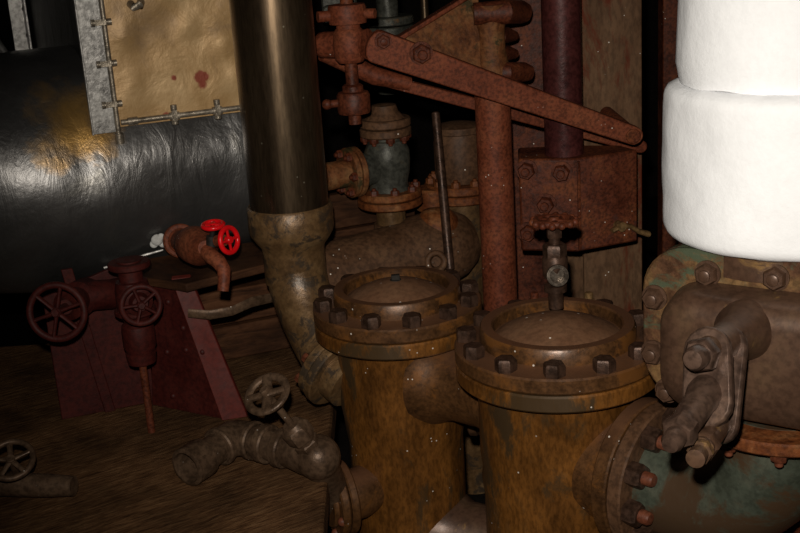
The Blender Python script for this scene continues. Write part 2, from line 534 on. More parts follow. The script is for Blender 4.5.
# low drain branch between the pots with its edge-on flange
zl = -.235
s1 = V((C1.x, C1.y, zl)); dl = (V((.86, -.5, 0))).normalized()
t = thing('drain_branch', 'dusty brown low branch with bolted flange at foot of the left pot', 'pipe', s1 + dl * .1)
b = B(); b.tube([s1 + dl * .08, s1 + dl * .115, s1 + dl * .14, s1 + dl * .3, s1 + dl * .46], [.10, .088, .075, .072, .072], 36)
obj('branch', b, 'chest', t)
fl = V((C1.x + .150, C1.y + .07, .03))
b = B(); b.cyl(fl, fl + V((.018, -.004, 0)), .085, ch=.003); b.cyl(fl + V((.021, -.004, 0)), fl + V((.039, -.008, 0)), .085, ch=.003)
b.cyl(fl - V((.09, -.02, 0)), fl, .055)
b.tube([fl + V((.03, 0, 0)), fl + V((.08, .0, -.01)), fl + V((.12, .01, -.06)), fl + V((.13, .01, -.14))], .05)
obj('flange', b, 'brownpipe', t)
hp = hexproto(.013, .016, stud=.008)
for k in range(6):
    a = PI / 3 * k + .4
    inst('bolt', hp, t, fl + V((.039, -.008 + .068 * cos(a), .068 * sin(a))), (1, -.2, 0))
# plug boss at lower left of the left pot
q = V((C1.x - .085, C1.y - .086, -.10)); qa = V((-.7, -.7, 0))
b = B(); b.cyl(q - qa * .02, q + qa * .03, .022, .018, ch=.003); b.hexa(q + qa * .028, qa, .013, .014)
obj('plug', b, 'brass', pot1)

# ------------------------------------------------------------------ tap on the right pot
T = PZ(556, 305, ZT + .010)
t = thing('bleed_tap', 'small dark needle tap with round wheel standing on the right pot dome', 'tap', T)
b = B()
b.lathe([(.012, -.004), (.012, .022), (.018, .024), (.018, .034), (.012, .036), (.013, .045), (.018, .047), (.020, .058), (.020, .078), (.016, .084), (.013, .094),
         (.011, .098)], T, seg=24)
b.hexa(T + V((0, 0, .082)), (0, 0, 1), .019, .02, .3)
obj('body', b, 'bolt', t)
b = B()
o = T + V((0, 0, .056))
b.lathe([(.013, 0), (.015, .024), (.017, .026), (.017, .034), (.012, .034), (.011, .02)], o, (-.02, -1, .1), seg=24)
obj('spout', b, 'nickel', t, label='worn shiny round outlet')
b = B(); b.cyl(T + V((0, 0, .095)), T + V((0, 0, .13)), .009); b.hexa(T + V((0, 0, .112)), (0, 0, 1), .0125, .014)
obj('stem', b, 'bolt', t)
b = B()
wheel(b, T + V((0, 0, .138)), (.02, .05, 1), .029, .0055, 5, .32, .5)
for i in range(14):
    a = 2 * PI * i / 14
    b.ball(T + V((.0335 * cos(a), .0335 * sin(a), .138)), .0058, seg=10)
obj('handwheel', b, 'redrust', t, label='rust red scalloped wheel')

t.scale = (1.22, 1.22, 1.22)

# ------------------------------------------------------------------ tall dark pipe, socket elbow and flange
VPd = 2.64
V0 = P(289.5, 206, VPd)
b = B(); b.lathe([(.0865, -.01), (.0865, 2.54 - V0.z)], V0, seg=56)
tag(obj('vertical_pipe', b, 'pipe', loc=V0), 'tall dark oily steel pipe with a bright streak, rising from the flaking elbow', 'pipe')
t = thing('socket_elbow', 'flaking ochre socket elbow carrying the tall dark pipe down to the left pot', 'pipe fitting', V0 - V((0, 0, .35)))
b = B()
b.lathe([(.084, .004), (.090, .006), (.0945, .0), (.0945, -.048), (.092, -.058), (.082, -.074), (.071, -.088), (.069, -.10), (.069, -.17)], V0, seg=56)
obj('socket', b, 'flake', t)
k0_, k1_, k2_ = V0 + V((0, 0, -.12)), V0 + V((0, 0, -.235)), P(340, 374, 2.60)
pts = []
for i in range(15):
    f = i / 14
    pts.append(k0_ * (1 - f) ** 2 + k1_ * 2 * f * (1 - f) + k2_ * f * f)
dh = (k2_ - k1_).normalized()
dh = (dh + V((.35, 0, .05))).normalized()
b = B(); b.tube(pts, [.0685 - .006 * i / 14 for i in range(15)], 40)
obj('bend', b, 'flake', t)
fe = k2_ - dh * .025
b = B(); b.cyl(fe - dh * .022, fe - dh * .002, .082, ch=.003); b.cyl(fe + dh * .001, fe + dh * .021, .086, ch=.003); b.cyl(fe + dh * .02, fe + dh * .06, .06)
obj('flange', b, 'flake', t)
fp = hexproto(.011, .011, 'tip')
for k in range(8):
    a = PI / 4 * k + .3
    x, y, z = basis(dh)
    inst('bolt', fp, t, fe - dh * .022 + (x * cos(a) + y * sin(a)) * .071, -dh)

# ------------------------------------------------------------------ silver drum and tan casing
DA = R(21)
u = V((cos(DA), sin(DA), 0)); nn = V((sin(DA), -cos(DA), 0)); zz = V((0, 0, 1))
D0 = P(100, 163, 2.97)
DR = .292
SB = (P(45, 163, 2.7) - D0).dot(u)
b = B()
rings = []
S = 96
for i in range(0, 61):
    s = -1.1 + i * (1.1 + .46) / 60
    ring = []
    for k in range(S):
        a = 2 * PI * k / S
        d = nn * cos(a) + zz * sin(a)
        p = D0 + u * s + d * DR
        lump = noise.noise(p * 4.0) * .010 + noise.noise(p * 11.0) * .004
        sb = s - SB
        lump -= .7 * sb * sb if sb < 0 else .06 * sb
        lump += .006 * max(0, 1 - abs(s + .04) / .02) + .006 * max(0, 1 - abs(s - .30) / .015)
        ring.append(p + d * lump)
    rings.append(ring)
rings.insert(0, [D0 - u * 1.1]); rings.append([D0 + u * .46])
b.rings(rings)
PT = P(66, 133, 2.74)
M['foil'] = foil_mat(PT - (D0 - zz * DR))
drum = thing('lagged_drum', 'large silver painted horizontal drum with wrinkled lagging, under the tan casing', 'drum', D0 - zz * DR)
obj('shell', b, 'foil', drum, smooth=60)
# putty and seam strip at lower right of the drum
q = P(158, 240, 2.72)
def on_drum(px, py, lift=0.0):
    r = ray(px, py)
    o = CAM - D0
    rp = r - u * r.dot(u); op = o - u * o.dot(u)
    A = rp.dot(rp); Bq = 2 * rp.dot(op); Cq = op.dot(op) - (DR + lift) ** 2
    disc = Bq * Bq - 4 * A * Cq
    tt = (-Bq - math.sqrt(max(0, disc))) / (2 * A)
    return CAM + r * tt
b = B()
for px, py, r in ((157, 240, .014), (163, 243, .011), (154, 244, .010), (161, 237, .009)):
    b.ball(on_drum(px, py), r, ax=nn, st=.6, seg=16)
obj('putty_patch', b, 'putty', drum, label='white putty patch')
b = B(); b.tube([on_drum(104, 268, .004), on_drum(125, 262, .005), on_drum(145, 255, .005), on_drum(163, 250, .004)], [.004, .0045, .004, .003], 8)
obj('seam_strip', b, 'steel', drum, label='thin bright metal seam')

b = B()
W0 = D0 + nn * .12; W0.z = 0
ztop_ = D0.z - math.sqrt(DR ** 2 - .09 ** 2) - .03
for k in range(4):
    z0 = .003 + k * .098; z1 = min(z0 + .090, ztop_ if k < 3 else 9)
    if k == 3 or z1 < z0 + .02:
        continue
    b.box(W0 + u * .17 + zz * (z0 + z1) / 2 + nn * .004 * (k % 2), u * .29, nn * .025, zz * (z1 - z0) / 2)
struct(obj('wall_back', b, 'plank', bevel=.004))
b = B()
for k in range(4):
    b.box(W0 + u * .63 - nn * .02 + zz * (.048 + k * .098) + nn * .004 * (k % 2), u * .15, nn * .025, zz * .0455)
struct(obj('wall_rear', b, 'plank', bevel=.004))
BX = P(112, 128, 2.70)      # lower front left corner of the casing
BW, BH, BD = .44, .75, .72
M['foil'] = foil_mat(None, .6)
co = BX - nn * .2
M['panel'] = panel_mat([(PP(x_, y_, BX, nn) - co, r_) for x_, y_, r_ in ((202, 77, .016), (202, 84, .010), (174, 78, .006), (166, 116, .008))])
case = thing('casing', 'tan metal lagging casing with silver clip strips standing on the silver drum', 'casing', BX - nn * .2)
b = B()
nx, nz = 28, 40
g = [[None] * (nz + 1) for _ in range(nx + 1)]
for i in range(nx + 1):
    for k in range(nz + 1):
        s = BW * i / nx; h = BH * k / nz
        p = BX + u * s + zz * h
        w = noise.noise(V((s * 9, h * 9, 3))) * .006 + noise.noise(V((s * 25, h * 25, 1))) * .0025
        for (ds, dz_) in ((.05, .20), (.06, .10), (.30, .085), (.28, .16), (.2, .21)):
            rr = math.hypot(s - ds, h - dz_)
            w += .007 * math.exp(-(rr / .018) ** 2)
        edge = min(1, min(i, nx - i, k) / 2)
        g[i][k] = b.bm.verts.new(p + nn * w * edge)
for i in range(nx):
    for k in range(nz):
        b.bm.faces.new((g[i][k], g[i + 1][k], g[i + 1][k + 1], g[i][k + 1]))
bk = [b.bm.verts.new(g[i][k].co - nn * .012) for i, k in ((0, 0), (nx, 0), (nx, nz), (0, nz))]
bm_ = b.bm
bm_.faces.new([g[i][0] for i in range(nx + 1)] + [bk[1], bk[0]])
bm_.faces.new([g[i][nz] for i in range(nx + 1)] + [bk[2], bk[3]])
bm_.faces.new([g[0][k] for k in range(nz + 1)] + [bk[3], bk[0]])
bm_.faces.new([g[nx][k] for k in range(nz + 1)] + [bk[2], bk[1]])
bm_.faces.new(bk)
obj('front_panel', b, 'panel', case, smooth=50)
b = B()
lc = BX - u * .004 - nn * .02
SPL = u * -.075     # the side flares outwards towards the back
b.prism([lc - zz * .09, lc - nn * BD - zz * .09 + SPL, lc - nn * BD + zz * BH + SPL, lc + zz * BH], u * -.01)
obj('side_panel', b, 'foil', case)
b = B()
lc = BX + u * BW
b.prism([lc - zz * .12 - nn * .013, lc - nn * BD - zz * .12, lc - nn * BD + zz * BH, lc + zz * BH - nn * .013], u * .01)
b.prism([BX + SPL - nn * BD - zz * .12, BX - nn * BD - zz * .12 + u * BW, BX - nn * BD + zz * BH + u * BW, BX + SPL - nn * BD + zz * BH], nn * -.01)
b.prism([BX + zz * BH - nn * .013, BX + zz * BH + u * BW - nn * .013, BX + zz * BH + u * BW - nn * BD, BX + zz * BH - nn * BD], zz * .01)
obj('back_panel', b, 'foil', case)
# angle strip down the left corner
b = B()
b.box(BX - u * .018 + zz * (BH / 2 - .005) - nn * .002, u * .026, nn * .003, zz * (BH / 2 + .005))
b.box(BX - u * .044 + zz * (BH / 2 - .005) + nn * .004, u * .002, nn * .008, zz * (BH / 2 + .005))
obj('corner_strip', b, 'steel', case, bevel=.001, label='bright metal strip on left corner')
b = B()
b.box(BX + SPL - nn * (BD - .03) - u * .017 + zz * (BH / 2), u * .003, nn * .03, zz * (BH / 2 + .06))
b.box(BX + SPL - nn * (BD + .0) - u * .035 + zz * (BH / 2), u * .02, nn * .003, zz * (BH / 2 + .06))
rs = obj('rear_strip', b, 'steel', case, bevel=.001, label='riveted metal strip on rear corner')
rv = rivproto(.006, .004, 'steel')
for k in range(10):
    inst('rivet', rv, case, BX + SPL - nn * (BD - .03) - u * .020 + zz * (.02 + k * .07), -u)
b = B(); b.tube([BX + u * .012 + nn * .01 + zz * h for h in (-.03, .1, .4, BH)], .0058, 12)
b.cyl(BX + u * .012 + nn * .01 - zz * .035, BX + u * .012 + nn * .01 - zz * .012, .010, seg=14)
obj('clip_rod', b, 'rodsteel', case, label='upright rod along left edge')
b = B(); b.tube([BX + u * s + nn * .012 + zz * .012 for s in (.02, .15, .3, BW)], .0062, 12)
for s in (.045, .14, .24, .34):
    b.cyl(BX + u * (s - .01) + nn * .012 + zz * .012, BX + u * (s + .012) + nn * .012 + zz * .012, .009, seg=12)
obj('clip_rod', b, 'rodsteel', case, label='level rod along lower edge')
b = B()
b.box((0, 0, 0), (.018, 0, 0), (0, .006, 0), (0, 0, .0035)); b.cyl((-.02, 0, 0), (-.012, 0, 0), .008, seg=10); b.cyl((.012, 0, 0), (.024, 0, 0), .0075, seg=10)
cl = mesh_from(b, 'clip'); cl.materials.append(M['rodsteel'])
def clip(p, ax_x):
    ob = bpy.data.objects.new('clip', cl); COL.objects.link(ob); ob.parent = case
    xx = V(ax_x).normalized(); zc = nn; yy = zc.cross(xx)
    mm = Matrix((xx, yy, zc)).transposed().to_4x4(); mm.translation = p - case.location; ob.matrix_local = mm
for h in (.055, .145, .235, .33):
    clip(BX + u * .003 + nn * .014 + zz * h, u)
for s in (.14, .24):
    clip(BX + u * s + nn * .018 + zz * .014, zz)
b = B(); b.tube([BX + u * .075 + zz * .268 + nn * .004, BX + u * .078 + zz * .262 + nn * .022, BX + u * .092 + zz * .264 + nn * .022, BX + u * .098 + zz * .27 + nn * .004], .009, 12)
obj('handle', b, 'rodsteel', case)

# dark strut in the top left corner behind the casing
a_, b_ = P(-60, -40, 3.3), P(40, 105, 3.3)
b = B(); b.cyl(a_, b_, .012); 
tag(obj('strut', b, 'steel', loc=a_), 'thin diagonal rod in the dark gap left of the casing', 'rod')

# ------------------------------------------------------------------ red knee bracket under the drum
BL = PZ(62, 420, 0); BR = PZ(143, 404, 0); G0 = PZ(152, 405, 0); G1 = PZ(226, 420, 0)
br = thing('knee_bracket', 'dark red riveted steel bracket with sloping edge strip, under the silver drum', 'bracket', (BR + G0) / 2)
zt_ = .31
def up_to(p, z):
    return V((p.x, p.y, z))
b = B()
d_ = (BR - BL).normalized(); back = V((-d_.y, d_.x, 0))
b.prism([BL, BR + d_ * .03, up_to(BR + d_ * .03, .36), up_to(BL, .30)], back * .012)
b.prism([BR - d_ * .09, BR - d_ * .065, up_to(BR - d_ * .115, .36), up_to(BR - d_ * .14, .36)], back * -.010)
obj('web_plate', b, 'reddark', br, bevel=.002)
gd = (G1 - G0).normalized(); gn = V((gd.y, -gd.x, 0))
T0 = PP(150, 276, G0, gn); T1 = PP(178, 279, G0, gn)
b = B(); b.prism([G0, G1, T1, T0], gn * -.012)
obj('gusset', b, 'reddark', br, bevel=.002)
rv = rivproto(.0075, .006, 'reddark')
for px, py in ((168, 302), (183, 328), (167, 352), (186, 350), (202, 352), (173, 396)):
    inst('rivet', rv, br, PP(px, py, G0, gn), gn if gn.y < 0 else -gn)
b = B()
TL, TR, BRr, BLl = P(171, 279, (T1 - CAM).dot(FWD) - .005), P(190, 277, (T1 - CAM).dot(FWD) + .005), PZ(248, 417, 0), PZ(222, 421, 0)
b.prism([TL, TR, BRr, BLl], V((0, .012, .004)))
obj('edge_strip', b, 'redlit', br, bevel=.002, label='sloping red strip')
ZS = T1.z
b = B()
b.prism([PZ(112, 272, ZS), PZ(186, 284, ZS), PZ(275, 262, ZS), PZ(262, 240, ZS), PZ(150, 258, ZS)], (0, 0, -.02))
tag(obj('shelf_plank', b, 'plank', bevel=.003), 'brown plank laid on the red bracket just below the red tap', 'plank')

# ------------------------------------------------------------------ red valves at the left
def flange(b, c, ax, r, th):
    ax = V(ax).normalized()
    b.lathe([(r - .003, -th / 2), (r, -th / 2 + .003), (r, th / 2 - .003), (r - .003, th / 2)], c, ax, 36)

W1 = P(57, 312, 2.50); wa = (CAM - W1); wa.z *= .35; wa = (wa.normalized() + V((-.30, 0, 0.05))).normalized()
t = thing('wheel_valve', 'dark red valve with large six spoke handwheel, leftmost below the silver drum', 'valve', W1 - V((0, 0, .07)))
b = B(); wheel(b, W1, wa, .057, .0075, 6, .2, .35, .0, .3, .0055)
obj('handwheel', b, 'reddark', t)
b = B(); b.cyl(W1 + wa * .012, W1 - wa * .12, .009); b.hexa(W1 + wa * .008, wa, .009, .008)
obj('stem', b, 'reddark', t)
vb = W1 - wa * .12
b = B()
b.lathe([(.016, 0), (.022, -.02), (.034, -.03), (.034, -.045), (.028, -.05), (.030, -.09), (.040, -.10), (.040, -.16), (.034, -.24)], vb + wa * .06, wa, 32)
b.tube([vb - wa * .05, vb - wa * .05 + V((.03, .02, -.0)), vb - wa * .05 + V((.06, .05, -.01)), vb - wa * .05 + V((.08, .10, -.02))], .034, 24)
obj('body', b, 'reddark', t)

W2 = P(141, 305, 2.52); wa2 = (CAM - W2); wa2.z *= .3; wa2 = (wa2.normalized() + V((.12, 0, 0))).normalized()
VB = W2 - wa2 * .085 + V((-.004, 0, .0))
t = thing('wheel_valve', 'dark red upright valve with small handwheel in front of the red bracket', 'valve', (VB.x, VB.y, 0))
b = B(); wheel(b, W2, wa2, .040, .006, 5, .24, .4, .0, .6, .0052)
obj('handwheel', b, 'reddark', t)
b = B(); b.cyl(W2 + wa2 * .01, W2 - wa2 * .08, .007); b.hexa(W2 + wa2 * .006, wa2, .008, .007)
obj('stem', b, 'reddark', t)
b = B()
b.lathe([(.016, -.01), (.022, -.03), (.030, -.034), (.030, -.05), (.024, -.052), (.026, -.09)], W2, wa2, 28)
b.lathe([(.026, .085), (.026, .04), (.034, .038), (.038, .02), (.038, -.02), (.030, -.045), (.026, -.055), (.034, -.062), (.036, -.075), (.036, -.11), (.030, -.125), (.034, -.127), (.030, -.150), (.012, -.155)],
        VB, (0, 0, 1), 32)
flange(b, VB + V((0, 0, .075)), (0, 0, 1), .046, .014)
flange(b, VB + V((0, 0, -.03)), (0, 0, 1), .045, .012)
obj('body', b, 'reddark', t)
b = B(); b.cyl(V((VB.x, VB.y, 0)), VB - V((0, 0, .14)), .0085, seg=16)
obj('drain_pipe', b, 'redrust', t, label='thin red pipe down to the deck')

# tap with the two bright wheels
A0 = on_drum(178, 240); A1 = P(205, 248, 2.52)
ad = (A1 - A0).normalized()
t = thing('drain_tap', 'red tap with down turned spout and two bright red wheels on the silver drum', 'tap', A0)
b = B()
L_ = (A1 - A0).length
b.lathe([(.036, -.03), (.036, .012), (.030, .022), (.030, .045), (.026, .05), (.026, L_ * .5), (.040, L_ * .55), (.042, L_ * .62), (.042, L_ * .82), (.034, L_ * .88), (.022, L_ * .98), (.016, L_ * 1.02)], A0, ad, 32)
flange(b, A0 + ad * .03, ad, .040, .02)
sp = A1
b.tube([sp - ad * .02, P(212, 257, 2.50), P(219, 262, 2.49), P(224, 270, 2.485), P(224, 280, 2.485), P(223, 291, 2.485)], [.017, .0165, .016, .0145, .0125, .012], 20)
obj('body', b, 'red', t)
Wc = P(213, 225, 2.50)
b = B(); b.cyl(P(211.5, 246, 2.52), Wc, .006); b.cyl(P(211.3, 246, 2.52), P(212, 236, 2.515), .012, seg=16)
obj('stem', b, 'dark', t)
b = B(); wheel(b, Wc, (.0, -.12, 1), .021, .005, 4, .35, .5)
obj('handwheel', b, 'redbright', t, label='glossy bright red level wheel')
Wd = P(229, 240, 2.49); wx = V((.80, -.55, .15)).normalized()
b = B(); b.cyl(Wd - wx * .055, Wd + wx * .006, .0065); b.cyl(Wd - wx * .035, Wd - wx * .012, .012, seg=16)
obj('stem', b, 'red', t)
b = B(); wheel(b, Wd, wx, .026, .0055, 4, .32, .5)
obj('handwheel', b, 'redbright', t, label='glossy bright red upright wheel')

# flat strap
b = B(); b.tube([P(188, 313, 2.66), P(210, 315, 2.66), P(232, 311, 2.67), P(252, 302, 2.70), P(275, 297, 2.76), P(300, 288, 2.82)], [.010, .011, .011, .012, .011, .010], 10, flat=.25, up=(0, 0, 1))
tag(obj('strap', b, 'drain'), 'bent flat brown bar running from the red bracket behind the flaking elbow', 'bar')

# valve at lower left edge
W3 = PZ(11, 460, .10); wa3 = V((.1, -.55, .83)).normalized()
t = thing('floor_valve', 'rusty brown handwheel valve on the deck at the far left edge', 'valve', (W3.x, W3.y + .08, 0))
b = B(); wheel(b, W3, wa3, .042, .006, 5, .24, .4, 0, .4, .0055)
obj('handwheel', b, 'drain', t)
b = B(); b.cyl(W3 + wa3 * .01, W3 - wa3 * .07, .0065)
obj('stem', b, 'drain', t)
b = B(); k3 = W3 - wa3 * .065
b.hexa(k3 - wa3 * .02, wa3, .018, .025); b.ball(k3 - wa3 * .03 , .028); 
b.tube([V((k3.x - .2, k3.y + .03, .032)), V((k3.x + .06, k3.y - .02, .032)), V((k3.x + .12, k3.y - .03, .032))], [.024, .024, .02], 20)
obj('body', b, 'drain', t)

# ------------------------------------------------------------------ drain valve in front of the left pot
ZV = .052
K = PZ(318, 457, ZV); EL = PZ(236, 436, ZV); TIP = PZ(186, 468, ZV - .006)
Wv = P(267, 394, (K - CAM).dot(FWD) - .10)
sa = (Wv - K).normalized()
pd = (EL - K).normalized()
FC = PZ(335, 499, -.10)
t = thing('globe_valve', 'dull brass globe valve with tilted handwheel and open ended elbow on the timber deck', 'valve', (K.x, K.y, 0))
b = B()
b.ball(K, .046)
b.tube([K - pd * .0, K + pd * .03, K + pd * .06, K + pd * .075], [.043, .042, .037, .036], 32)
b.hexa(K + sa * .035, sa, .027, .018, .4); b.cyl(K + sa * .05, K + sa * .064, .022)
fd = (FC - K).normalized()
b.tube([K, K + fd * .05, FC], [.042, .036, .036], 28)
obj('body', b, 'drain', t)
b = B(); b.hexa(K + sa * .062, sa, .030, .034, .2); b.lathe([(.024, .096), (.018, .104), (.0, .106)], K, sa, 20)
obj('bonnet_nut', b, 'drain', t)
b = B(); b.cyl(K + sa * .09, Wv + sa * .012, .0075, seg=16); b.hexa(Wv + sa * .004, sa, .010, .010)
obj('stem', b, 'drain', t)
b = B(); wheel(b, Wv, (sa + (CAM - Wv).normalized() * .35), .040, .0085, 4, .30, .35, .0, .5, .0095, squash=.7)
obj('handwheel', b, 'drain', t)
b = B()
o_ = V((0, 0, 0))
Lp = (EL - K).length
for s in (.42, .62):
    flange(b, K + pd * Lp * s, pd, .041, .022)
b.tube([K + pd * .06, EL - pd * .05], .033, 28)
td = (TIP - EL).normalized()
bend = [EL - pd * .055, EL - pd * .03, EL - pd * .012 + td * .004, EL + td * .012, EL + td * .035, EL + td * .06]
b.tube(bend, [.036, .037, .038, .038, .037, .036], 28)
flange(b, EL - pd * .048, pd, .041, .014)
flange(b, EL + td * .05, td, .041, .014)
obj('elbow', b, 'drain', t)
b = B()
Lt = (TIP - EL).length
b.lathe([(.032, .05), (.032, Lt * .62), (.039, Lt * .64), (.041, Lt * .68), (.041, Lt * .98), (.037, Lt), (.033, Lt), (.031, Lt * .9), (.031, Lt * .7)], EL, td, 32)
obj('open_nipple', b, 'drain', t)
cf = V((.93, .37, 0)).normalized()
b = B()
flange(b, FC, cf, .080, .018); flange(b, FC + cf * .021, cf, .080, .018); flange(b, FC - cf * .014, cf, .058, .012)
b.tube([FC + cf * .025, FC + cf * .05, FC * .4 + V((C1.x, C1.y, FC.z)) * .6], [.055, .055, .05])
obj('flange', b, 'lid', t)
rp = rivproto(.010, .010, 'tip')
for k in range(6):
    a = PI / 3 * k + .25
    x, y, z = basis(cf)
    inst('bolt', rp, t, FC - cf * .010 + (x * cos(a) + y * sin(a)) * .071, -cf)

# ------------------------------------------------------------------ centre valve and manifold
MV = P(391, 215, 3.02)
t = thing('stop_valve', 'green grey flanged stop valve standing behind the left pot on the brown manifold', 'valve', MV - V((0, 0, .05)))
def hz(py, px=386):   # height above MV of a pixel row on the valve axis
    return PP(px, py, MV, V((0, -1, 0))).z - MV.z
z1, z2, z3, z4 = hz(205), hz(187), hz(135), hz(112)
b = B(); b.lathe([(.037, -.09), (.037, z1)], MV, seg=32)
obj('neck', b, 'flake', t)
b = B()
flange(b, MV + V((0, 0, z1 + .010)), (0, 0, 1), .082, .018); flange(b, MV + V((0, 0, z1 + .031)), (0, 0, 1), .080, .018)
obj('lower_flange', b, 'rust', t, label='flaky orange rusted flange pair')
b = B()
zb = z1 + .04
b.lathe([(.05, zb), (.048, zb + .02), (.054, zb + .045), (.057, zb + .075), (.056, zb + .10), (.045, zb + .125), (.04, z3 - .01), (.04, z3)], MV, seg=40)
sdv = V((-.88, -.47, 0))
b.lathe([(.038, .02), (.04, .06), (.048, .085), (.05, .09)], MV + V((0, 0, zb + .06)), sdv, 28)
obj('body', b, 'greygreen', t)
b = B()
flange(b, MV + V((0, 0, z3 + .010)), (0, 0, 1), .064, .020); flange(b, MV + V((0, 0, z3 + .033)), (0, 0, 1), .064, .020)
b.lathe([(.05, z3 + .043), (.035, z3 + .058), (.03, z3 + .075), (.012, z3 + .078)], MV, seg=30)
obj('bonnet', b, 'brownpipe', t)
hp = hexproto(.011, .012, 'redrust', .006)
for k in range(8):
    a = 2 * PI * k / 8 + .2
    inst('bolt', hp, t, MV + V((.068 * cos(a), .068 * sin(a), z1 + .04)))
    inst('bolt', hp, t, MV + V((.053 * cos(a), .053 * sin(a), z3)), (0, 0, -1))
sb = MV + V((0, 0, zb + .06)) + sdv * .09
b = B(); flange(b, sb, sdv, .062, .014); flange(b, sb + sdv * .017, sdv, .062, .014); b.cyl(sb + sdv * .02, sb + sdv * .09, .034)
obj('side_flange', b, 'web', t, label='ochre side flange')
b = B(); b.tube([sb + sdv * .09, sb + sdv * .12, sb + sdv * .15 + V((0, 0, .02)), sb + sdv * .17 + V((0, .02, .05))], [.02, .02, .014, .012], 16); b.hexa(sb + sdv * .085, sdv, .026, .02)
obj('side_union', b, 'greygreen', t)
for k in range(6):
    a = 2 * PI * k / 6
    x, y, z = basis(sdv)
    inst('bolt', hp, t, sb + sdv * .024 + (x * cos(a) + y * sin(a)) * .05, sdv)

# manifold
ma, mb = P(318, 282, 2.90), P(437, 248, 3.06)
md_ = (mb - ma).normalized()
t = thing('manifold', 'big dusty brown horizontal manifold pipe lying behind the left pot', 'pipe', ((ma + mb) / 2).xy.to_3d() + V((0, 0, PIT)))
b = B()
Lm = (mb - ma).length
b.lathe([(.088, -.03), (.088, Lm * .72), (.095, Lm * .80), (.098, Lm), (.09, Lm + .05), (.07, Lm + .085), (.03, Lm + .10), (0, Lm + .102)], ma, md_, 44)
obj('barrel', b, 'brownpipe', t)
b = B(); sc_ = MV.copy(); b.lathe([(.075, -.12), (.060, -.06), (.046, -.03), (.044, -.01)], V((MV.x, MV.y, MV.z - .01)), seg=32)
obj('outlet_boss', b, 'brownpipe', t)
dd = P(437, 222, 3.02)
b = B(); b.lathe([(.055, -.10), (.06, -.02), (.052, .01), (.035, .03), (0, .038)], dd, (0, 0, 1), 32); flange(b, dd - V((0, 0, .03)), (0, 0, 1), .068, .014)
obj('end_cap', b, 'rust', t)
cc = P(436, 262, 2.92)
b = B(); b.torus(cc, (.3, -1, .3), .022, .007, 24, 10); b.cyl(cc, cc + V((-.02, .06, -.02)), .012)
obj('eye_lug', b, 'brownpipe', t)
mid = (ma + mb) / 2 + V((0, .03, -.06))
b = B(); b.cyl((mid.x, mid.y, PIT), mid, .04)
obj('pedestal', b, 'dark', t)

# upright pipe with flange seen above the crosshead
q = P(388, 20, 3.30)
b = B(); b.lathe([(.03, -.03), (.03, 2.54 - q.z)], q, seg=24); flange(b, q, (0, 0, 1), .07, .022); flange(b, q - V((0, 0, .026)), (0, 0, 1), .07, .022); b.lathe([(.04, -.04), (.055, -.10), (.04, -.2)], q, seg=24)
tag(obj('riser_pipe', b, 'greygreen', loc=q), 'grey green flanged riser at the top behind the vertical rod clamp', 'pipe')
q = P(424, 0, 3.35)
b = B(); b.cyl(q - V((0, 0, .10)), V((q.x, q.y, 2.54)), .012)
tag(obj('thin_rod', b, 'pipe', loc=q), 'thin dark rod hanging at top edge left of the ochre web plate', 'rod')
q = P(340, 10, 3.4)
b = B(); b.cyl(q, (q.x, q.y, 2.54), .012); b.box(q, (.05, 0, 0), (0, .03, 0), (0, 0, .04)); b.cyl(q + V((-.03, -.03, 0)), q + V((-.03, -.05, 0)), .02)
tag(obj('junction_box', b, 'greygreen', bevel=.006, loc=q), 'small dark grey box at top edge right of the tall dark pipe', 'box')

# rear valve right of centre
RV = P(461, 190, 3.16)
t = thing('flanged_valve', 'rust flanged grey brown valve in the background left of the red post', 'valve', (RV.x, RV.y, PIT))
def rz(py): return PP(461, py, RV, V((0, -1, 0))).z - RV.z
b = B(); b.lathe([(.060, PIT - RV.z), (.060, rz(275)), (.062, rz(260)), (.066, -.02)], RV, seg=36)
obj('body', b, 'flake', t)
b = B(); flange(b, RV + V((0, 0, -.010)), (0, 0, 1), .095, .022); flange(b, RV + V((0, 0, .015)), (0, 0, 1), .095, .022)
fo = RV + V((-.075, -.03, .02)); b.cyl(fo + V((0, 0, -.06)), fo, .045, ch=.004)
obj('flange_pair', b, 'rust', t, label='flaky orange rusted flanges')
b = B(); b.lathe([(.062, .028), (.066, .05), (.066, rz(140)), (.060, rz(132)), (.064, rz(131)), (.064, rz(125)), (.03, rz(122))], RV, seg=36)
obj('bonnet', b, 'brownpipe', t)
hp = hexproto(.012, .014, 'rust', .006)
for k in range(10):
    a = 2 * PI * k / 10 + .1
    inst('bolt', hp, t, RV + V((.080 * cos(a), .080 * sin(a), .026)))
a_, b_ = P(435.5, 112, 2.96), P(450, 270, 2.96)
b = B(); b.cyl(a_, b_, .0105, .012, ch=.003)
tag(obj('rod', b, 'bolt', loc=b_), 'slim dark upright rod between the green stop valve and the red post', 'rod')

# ------------------------------------------------------------------ red post, columns, block
q = P(501, 318, 3.0)
ztop = PP(488, 90, q, V((0, -1, 0))).z
b = B(); b.lathe([(.0425, PIT - q.z), (.0425, ztop - q.z - .004), (.039, ztop - q.z), (0, ztop - q.z)], q, seg=40)
tag(obj('red_post', b, 'red', loc=q), 'round rust red post with black spots just under the long lever', 'post')

q = P(530, 250, 3.36)
b = B(); b.box((q.x, q.y, .8), (.05, 0, 0), (0, .012, 0), (0, 0, 1.3)); b.box((q.x, q.y + .05, .8), (.008, 0, 0), (0, .04, 0), (0, 0, 1.3))
tag(obj('flat_stanchion', b, 'redrust', bevel=.003, loc=(q.x, q.y, PIT)), 'dark red flat steel bar behind the round red post', 'post')

